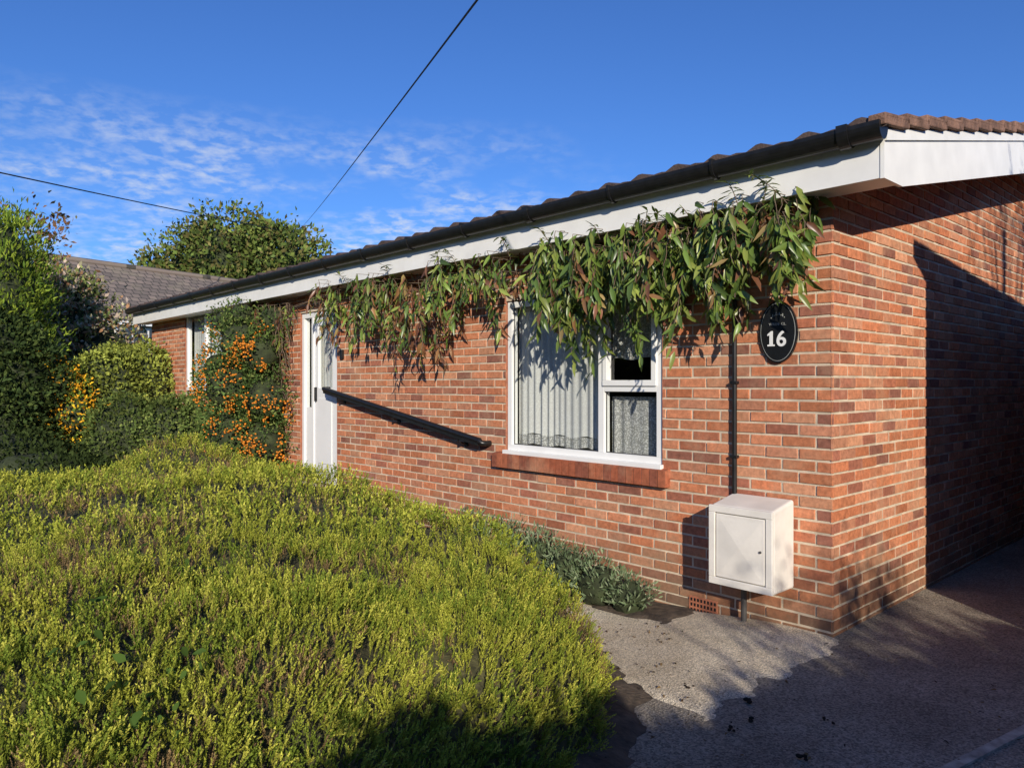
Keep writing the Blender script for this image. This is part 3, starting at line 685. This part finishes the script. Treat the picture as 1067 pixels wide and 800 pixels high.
# ================================================================ pole and wires
PX,PY=-12.4,44.0
pole=D.objects.new('utility_pole',None);COL.objects.link(pole)
tube('pole_shaft',[(PX,PY,-.2),(PX,PY,10.9)],.12,M_bark,pole)
box('pole_crossarm',PX-.5,PX+.5,PY-.05,PY+.05,10.5,10.6,M_bark,pole)
def wire(nm,a,b,sag,r):
    pts=[]
    for i in range(41):
        t=i/40;pts.append((a[0]+(b[0]-a[0])*t,a[1]+(b[1]-a[1])*t,a[2]+(b[2]-a[2])*t-sag*4*t*(1-t)))
    tube(nm,pts,r,M_wire,None,2)
A_=np.array([-.23,5.0,4.12]);B_=np.array([PX,PY,10.95]);E=A_+(A_-B_)*.06
wire('overhead_wire',E,B_,.08,.008)
A2=np.array([-12.5,18.0,6.72]);B2=np.array([PX,PY,10.4]);E2=A2+(A2-B2)*.3
wire('overhead_wire',E2,B2,.10,.018)
# ================================================================ GROUND
def grid(nm,xs,ys,h,mat,mask=None):
    X,Y=np.meshgrid(xs,ys);Z=gz(X,Y)+h;V=np.stack([X.ravel(),Y.ravel(),Z.ravel()],1);nx=len(xs);F=[]
    for j in range(len(ys)-1):
        for i in range(nx-1):
            a=j*nx+i;F.append((a,a+1,a+nx+1,a+nx))
    return mesh_from(nm,V,F,mat,smooth=True)
M_grass=simple('grass_ground',(.07,.085,.03),.95,.5,3,.8,30)
ax=np.concatenate([[-400,-200,-100,-50,-25],np.arange(-14,10,.25),[12,25,50,100,200,400]])
ay=np.concatenate([[-400,-200,-100,-50,-25,-12],np.arange(-6,20,.25),[25,40,60,100,200,400,800]])
grid('ground',ax,ay,-.03,M_grass)
def asphalt(nm,c1,c2,sc):
    m,nt,b=newmat(nm);L=nt.links.new;tc=N(nt,'ShaderNodeTexCoord')
    n1=N(nt,'ShaderNodeTexNoise');n1.inputs['Scale'].default_value=1.6;n1.inputs['Detail'].default_value=8;n1.inputs['Roughness'].default_value=.68;L(tc.outputs['Object'],n1.inputs['Vector'])
    n2=N(nt,'ShaderNodeTexVoronoi');n2.inputs['Scale'].default_value=sc;L(tc.outputs['Object'],n2.inputs['Vector'])
    cr=N(nt,'ShaderNodeValToRGB');cr.color_ramp.elements[0].position=.35;cr.color_ramp.elements[1].position=.68;cr.color_ramp.elements[0].color=(*c1,1);cr.color_ramp.elements[1].color=(*c2,1);L(n1.outputs['Fac'],cr.inputs[0])
    sp=N(nt,'ShaderNodeSeparateColor');L(n2.outputs['Color'],sp.inputs[0])
    r=N(nt,'ShaderNodeMapRange');r.inputs[3].default_value=.5;r.inputs[4].default_value=1.6;L(sp.outputs[0],r.inputs[0])
    mu=N(nt,'ShaderNodeVectorMath',operation='SCALE');L(cr.outputs[0],mu.inputs[0]);L(r.outputs[0],mu.inputs['Scale']);L(mu.outputs[0],b.inputs['Base Color']);b.inputs['Roughness'].default_value=.9
    bp=N(nt,'ShaderNodeBump');bp.inputs['Strength'].default_value=.9;bp.inputs['Distance'].default_value=.008;L(n2.outputs['Distance'],bp.inputs['Height']);L(bp.outputs['Normal'],b.inputs['Normal'])
    return m
def lgrid(nm,s0,s1,p0,p1,h,mat,stp=.06,dip=0):
    ns=int((s1-s0)/stp)+1;npp=int((p1-p0)/stp)+1;V=[];F=[]
    for j in range(npp+1):
        for i in range(ns+1):
            s=s0+(s1-s0)*i/ns;p=p0+(p1-p0)*j/npp
            hh=h
            if dip>0:
                e=min(s-s0,s1-s,p-p0+(1 if p0<.1 else 0),p1-p)+dip*.9*noise.fractal(Vector((s*5,p*5,0)),1,2,4)
                hh=h-.03+.03*float(sstep(0,dip,e)) 
            x,y,_=W(s,p,0);V.append((x,y,float(gz(x,y))+hh))
    for j in range(npp):
        for i in range(ns): a=j*(ns+1)+i;F.append((a,a+1,a+ns+2,a+ns+1))
    return mesh_from(nm,V,F,mat,smooth=True)
lgrid('driveway',-3.2,1.15,-10,14,-.004,asphalt('driveway_asphalt',(.18,.15,.115),(.31,.27,.21),120),.12)
lgrid('concrete_path',-.15,8.5,.02,1.55,.008,asphalt('path_concrete',(.52,.43,.30),(.76,.66,.50),170),dip=.12)
lgrid('soil_border',.90,8.5,-.02,.46,.020,M_soil,dip=.08)
e0=Vector((1.35,2.72,0));e1=Vector((3.6,4.13,0));dv=(e1-e0).normalized();pn=Vector((-dv.y,dv.x,0))*.022
V=[(*(e0-pn).xy,-.06),(*(e1-pn).xy,-.06),(*(e1+pn).xy,-.06),(*(e0+pn).xy,-.06)];V+=[(x,y,-.044) for x,y,z in V]
mesh_from('kerb_edging',V,[(3,2,1,0),(4,5,6,7),(0,1,5,4),(1,2,6,5),(2,3,7,6),(3,0,4,7)],simple('edging_concrete',(.34,.31,.26),.9,.4,20,.5))
xs_=np.arange(-6.3,1.0,.05);ys_=np.arange(.6,9.4,.05);Xs,Ys=np.meshgrid(xs_,ys_)
nn_=np.array([noise.fractal(Vector((x*4,y*4,0)),1,2,4) for x,y in zip(Xs.ravel(),Ys.ravel())]).reshape(Xs.shape)
ds=sdist(Xs,Ys)+.12*nn_
Z=gz(Xs,Ys)-.012+.05*sstep(-.24,-.02,ds);nx=len(xs_);F=[]
for j in range(len(ys_)-1):
    for i in range(nx-1):
        if max(ds[j,i],ds[j+1,i],ds[j,i+1],ds[j+1,i+1])>-.27: a=j*nx+i;F.append((a,a+1,a+nx+1,a+nx))
mesh_from('soil_bed',np.stack([Xs.ravel(),Ys.ravel(),Z.ravel()],1),F,M_soil,smooth=True)
n=1300;P=np.stack([rng.uniform(.2,4.5,n),rng.uniform(2.2,5.6,n),np.zeros(n)],1)
m2=((P[:,0]-OX)*VX+(P[:,1]-OY)*VY<-.02)|((P[:,0]-OX)*UX+(P[:,1]-OY)*UY<-.03);near=rng.random(n)<np.where(P[:,0]<1.0,1,.3);P=P[m2&near];n=len(P)
P[:,2]=gz(P[:,0],P[:,1])+.018
V,F,C=scatter([leaf_t(.5,.2,.08)],P,frames(rng.normal(size=(n,3))*[1,1,.15],np.tile([0,0,1.],(n,1))+rng.normal(size=(n,3))*.3),rng.uniform(.008,.028,n),np.array([[.10,.06,.03],[.05,.035,.02],[.2,.13,.06]])[rng.integers(0,3,n)])
mesh_tris('leaf_litter',V,F,C,M_leaf)
P=np.array([(.95,3.75),(1.1,3.35),(1.05,3.6),(1.45,3.5),(1.2,3.1),(1.0,3.3)],float)+rng.normal(size=(6,2))*.05
n=len(P)*4;PP=np.repeat(P,4,0)+rng.normal(size=(n,2))*.016;P3=np.column_stack([PP,gz(PP[:,0],PP[:,1])+.008])
V,F,C=scatter([(iv*np.array([1,.8,.6]),iff,np.ones((len(iv),3)))],P3,frames(rng.normal(size=(n,3))*[1,1,.2],np.tile([0,0,1.],(n,1))),rng.uniform(.006,.016,n),np.tile([.045,.033,.025],(n,1)))
mesh_tris('soil_clods',V,F,C,M_leaf)
# ================================================================ GARAGE on the right
tanE=math.tan(EL)
sx=-LH[0];sy=-LH[1]
lX=sx*(-UX)+sy*(-UY); lY=sx*VX+sy*VY
kY=lY/lX;kZ=tanE/lX
a=2.1
G=D.objects.new('brick_garage',None);COL.objects.link(G);G.location=H.location;G.rotation_euler=H.rotation_euler
yc=1.60+kY*a; ztopc=2.56+kZ*a
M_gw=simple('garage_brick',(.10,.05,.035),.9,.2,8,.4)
def zt(y): return ztopc-.086*(y-(yc-.24))
V=[(a,yc,-.3),(a,yc+9,-.3),(a,yc+9,zt(yc+9)-.12),(a,yc,zt(yc)-.12),(a+3,yc,-.3),(a+3,yc+9,-.3),(a+3,yc+9,zt(yc+9)-.12),(a+3,yc,zt(yc)-.12)]
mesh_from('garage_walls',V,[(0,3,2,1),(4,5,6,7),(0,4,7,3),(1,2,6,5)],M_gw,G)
V=[(a-.02,yc-.24,zt(yc-.24)-.14),(a+3.2,yc-.24,zt(yc-.24)-.14),(a+3.2,yc+9.2,zt(yc+9.2)-.14),(a-.02,yc+9.2,zt(yc+9.2)-.14)]
V=V+[(x,y,z+.14) for x,y,z in V]
mesh_from('garage_roof',V,[(3,2,1,0),(4,5,6,7),(0,1,5,4),(1,2,6,5),(2,3,7,6),(3,0,4,7)],M_tile,G)
M_wood=simple('dark_timber',(.04,.028,.02),.8,.3,8,.3)
box('added_shade_roof',.72,a-.01,2.0,8.6,2.46,2.54,M_wood,G,0)  # unseen roof added to darken the shaded gable
for y in (2.2,4.3,6.4,8.4): box('added_shade_post',.80,.89,y,y+.09,-.2,2.458,M_wood,G,0)  # posts of the added shading roof
gt=D.objects.new('light_blocker_gate',None);COL.objects.link(gt);gt.location=H.location;gt.rotation_euler=H.rotation_euler  # unseen boards added to close the passage against sky light
for i in range(13): box('blocker_board',.02+i*.158,.168+i*.158,7.6,7.62+.006*(i%2),-.05,1.95,M_wood,gt,0)
for z in (.3,1.6): box('blocker_rail',.02,2.06,7.63,7.67,z,z+.1,M_wood,gt,0)
# shrubs behind the camera which shade the drive
bl=[]
Yb=-2.4
def sh(xt,yt,zt_,r):
    dyy=yt-Yb; return (xt+.1127*dyy, Yb, zt_+tanE*dyy*1.006-r, r)
for (xt,yt,z_,r) in ((-.32,2.4,.44,.22),(-.12,2.5,.34,.24),(.1,2.75,.24,.26),(.4,3.2,.10,.3),(.75,3.45,-.08,.32),(1.15,3.65,-.05,.35),(1.6,3.85,-.05,.36),(2.1,4.15,-.05,.36),(2.6,4.4,-.05,.36),(3.1,4.75,-.05,.4)):
    b=sh(xt,yt,z_,r); z=b[2]
    while z>0: bl.append((b[0],b[1]+random.uniform(-.1,.1),z,r*random.uniform(.95,1.15)));z-=r
bush('garden_shrub',bl,26000,.09,[(.07,.11,.03)],leaf_simple(.5),.92,gap=-.45,spread=.3)
tp=[sh(x,y,z,.35) for x,y,z in ((2.2,4.75,.35),(1.75,4.55,.22),(2.6,5.1,.35))]
bt=bush('rowan_tree',[(b[0],b[1]-.6,b[2]+.2,.38) for b in tp],2400,.07,[(.09,.12,.03)],leaf_simple(.4),0,gap=-.2,spread=.9)
for k,b in enumerate(tp):
    for q in range(9):
        a0=Vector((b[0]+.05,Yb-.6,-.1));e=Vector((b[0]+random.gauss(0,.28),Yb-.6+random.gauss(0,.2),b[2]+.2+random.uniform(0,.4)));mid=a0.lerp(e,.6)+Vector((random.gauss(0,.06),0,0))
        tube('branch',[a0,mid,e],.010,M_bark,bt,1)
def loc2w(x,y,z): return (OX-UX*x+VX*y, OY-UY*x+VY*y, z)
bb=[]
for (ty,tz,rr_) in ((3.7,2.95,.40),(3.0,2.80,.24),(4.4,3.1,.45)):
    q=6.2; bb.append((*loc2w(q,ty+kY*q,tz+kZ*q),rr_))
bi_=bush('birch_tree',bb,900,.075,[(.10,.14,.04)],leaf_simple(.5),0,gap=-.1,spread=.9)
root=Vector(loc2w(6.3,3.6+kY*6.2,-.1))
tube('trunk',[root,root+Vector((.05,0,3)),Vector(bb[0][:3])],.05,M_bark,bi_,3)
for b in bb:
    for q in range(8):
        e=Vector(b[:3])+Vector((random.gauss(0,.35),random.gauss(0,.35),random.gauss(.1,.25)));tube('branch',[root+Vector((.05,0,3)),(root+Vector((.05,0,3.2))).lerp(e,.5)+Vector((0,0,.2)),e],.010,M_bark,bi_,1)
# ================================================================ LIGHT, WORLD, CAMERA
Ld=Vector((LH[0]*math.cos(EL),LH[1]*math.cos(EL),-math.sin(EL)))
sl=D.lights.new('sun','SUN');sl.energy=5.0;sl.angle=math.radians(.53);sl.color=(1,.91,.77)
so=D.objects.new('sun',sl);COL.objects.link(so);so.rotation_euler=Ld.to_track_quat('-Z','Y').to_euler();so.location=(2,-10,8)
w=D.worlds.new('World');SC.world=w;w.use_nodes=True;nt=w.node_tree;nt.nodes.clear();L=nt.links.new
out=N(nt,'ShaderNodeOutputWorld');bg=N(nt,'ShaderNodeBackground');bg.inputs[1].default_value=.085
sk=N(nt,'ShaderNodeTexSky');sk.sky_type='NISHITA';sk.sun_disc=False;sk.sun_elevation=EL;sk.sun_rotation=math.atan2(sx,sy);sk.air_density=1.0;sk.dust_density=.2;sk.ozone_density=3
tc=N(nt,'ShaderNodeTexCoord');sp=N(nt,'ShaderNodeSeparateXYZ');L(tc.outputs['Generated'],sp.inputs[0])
mz=N(nt,'ShaderNodeMath',operation='MAXIMUM');L(sp.outputs[2],mz.inputs[0]);mz.inputs[1].default_value=.0
mz2=N(nt,'ShaderNodeMath',operation='ADD');L(mz.outputs[0],mz2.inputs[0]);mz2.inputs[1].default_value=.16
dx=N(nt,'ShaderNodeMath',operation='DIVIDE');L(sp.outputs[0],dx.inputs[0]);L(mz2.outputs[0],dx.inputs[1])
dy=N(nt,'ShaderNodeMath',operation='DIVIDE');L(sp.outputs[1],dy.inputs[0]);L(mz2.outputs[0],dy.inputs[1])
cb=N(nt,'ShaderNodeCombineXYZ');L(dx.outputs[0],cb.inputs[0]);L(dy.outputs[0],cb.inputs[1])
n1=N(nt,'ShaderNodeTexNoise');n1.inputs['Scale'].default_value=17.0;n1.inputs['Detail'].default_value=5;n1.inputs['Roughness'].default_value=.55;n1.inputs['Distortion'].default_value=.2;L(cb.outputs[0],n1.inputs['Vector'])
n2=N(nt,'ShaderNodeTexNoise');n2.inputs['Scale'].default_value=1.9;n2.inputs['Detail'].default_value=4;L(cb.outputs[0],n2.inputs['Vector'])
r1=N(nt,'ShaderNodeMapRange');r1.inputs[1].default_value=.42;r1.inputs[2].default_value=.66;r1.inputs[3].default_value=.06;L(n1.outputs[0],r1.inputs[0])
r2=N(nt,'ShaderNodeMapRange');r2.inputs[1].default_value=.40;r2.inputs[2].default_value=.60;L(n2.outputs[0],r2.inputs[0])
el=N(nt,'ShaderNodeMapRange');el.inputs[1].default_value=.34;el.inputs[2].default_value=.24;L(sp.outputs[2],el.inputs[0])
xm=N(nt,'ShaderNodeMapRange');xm.inputs[1].default_value=.18;xm.inputs[2].default_value=-.12;L(sp.outputs[0],xm.inputs[0])
def mul(a,b,v=None):
    m=N(nt,'ShaderNodeMath',operation='MULTIPLY');L(a.outputs[0],m.inputs[0])
    if v is None: L(b.outputs[0],m.inputs[1])
    else: m.inputs[1].default_value=v
    return m
m4=mul(mul(mul(mul(r1,r2),el),xm),None,.85)
hs=N(nt,'ShaderNodeMixRGB',blend_type='MULTIPLY');hs.inputs[0].default_value=1;hs.inputs[2].default_value=(.62,1.02,1.72,1);L(sk.outputs[0],hs.inputs[1])
mx=N(nt,'ShaderNodeMixRGB');mx.inputs[2].default_value=(8.3,8.9,9.8,1);L(m4.outputs[0],mx.inputs[0]);L(hs.outputs[0],mx.inputs[1])
L(mx.outputs[0],bg.inputs[0]);L(bg.outputs[0],out.inputs[0])
cam=D.cameras.new('camera');co=D.objects.new('camera',cam);COL.objects.link(co);co.location=(0,0,1.5);co.rotation_euler=(math.pi/2,0,0)
cam.sensor_width=36;cam.lens=25.98;cam.clip_end=2000;cam.clip_start=.05;SC.camera=co
SC.view_settings.view_transform='Standard';SC.view_settings.look='None';SC.view_settings.exposure=0
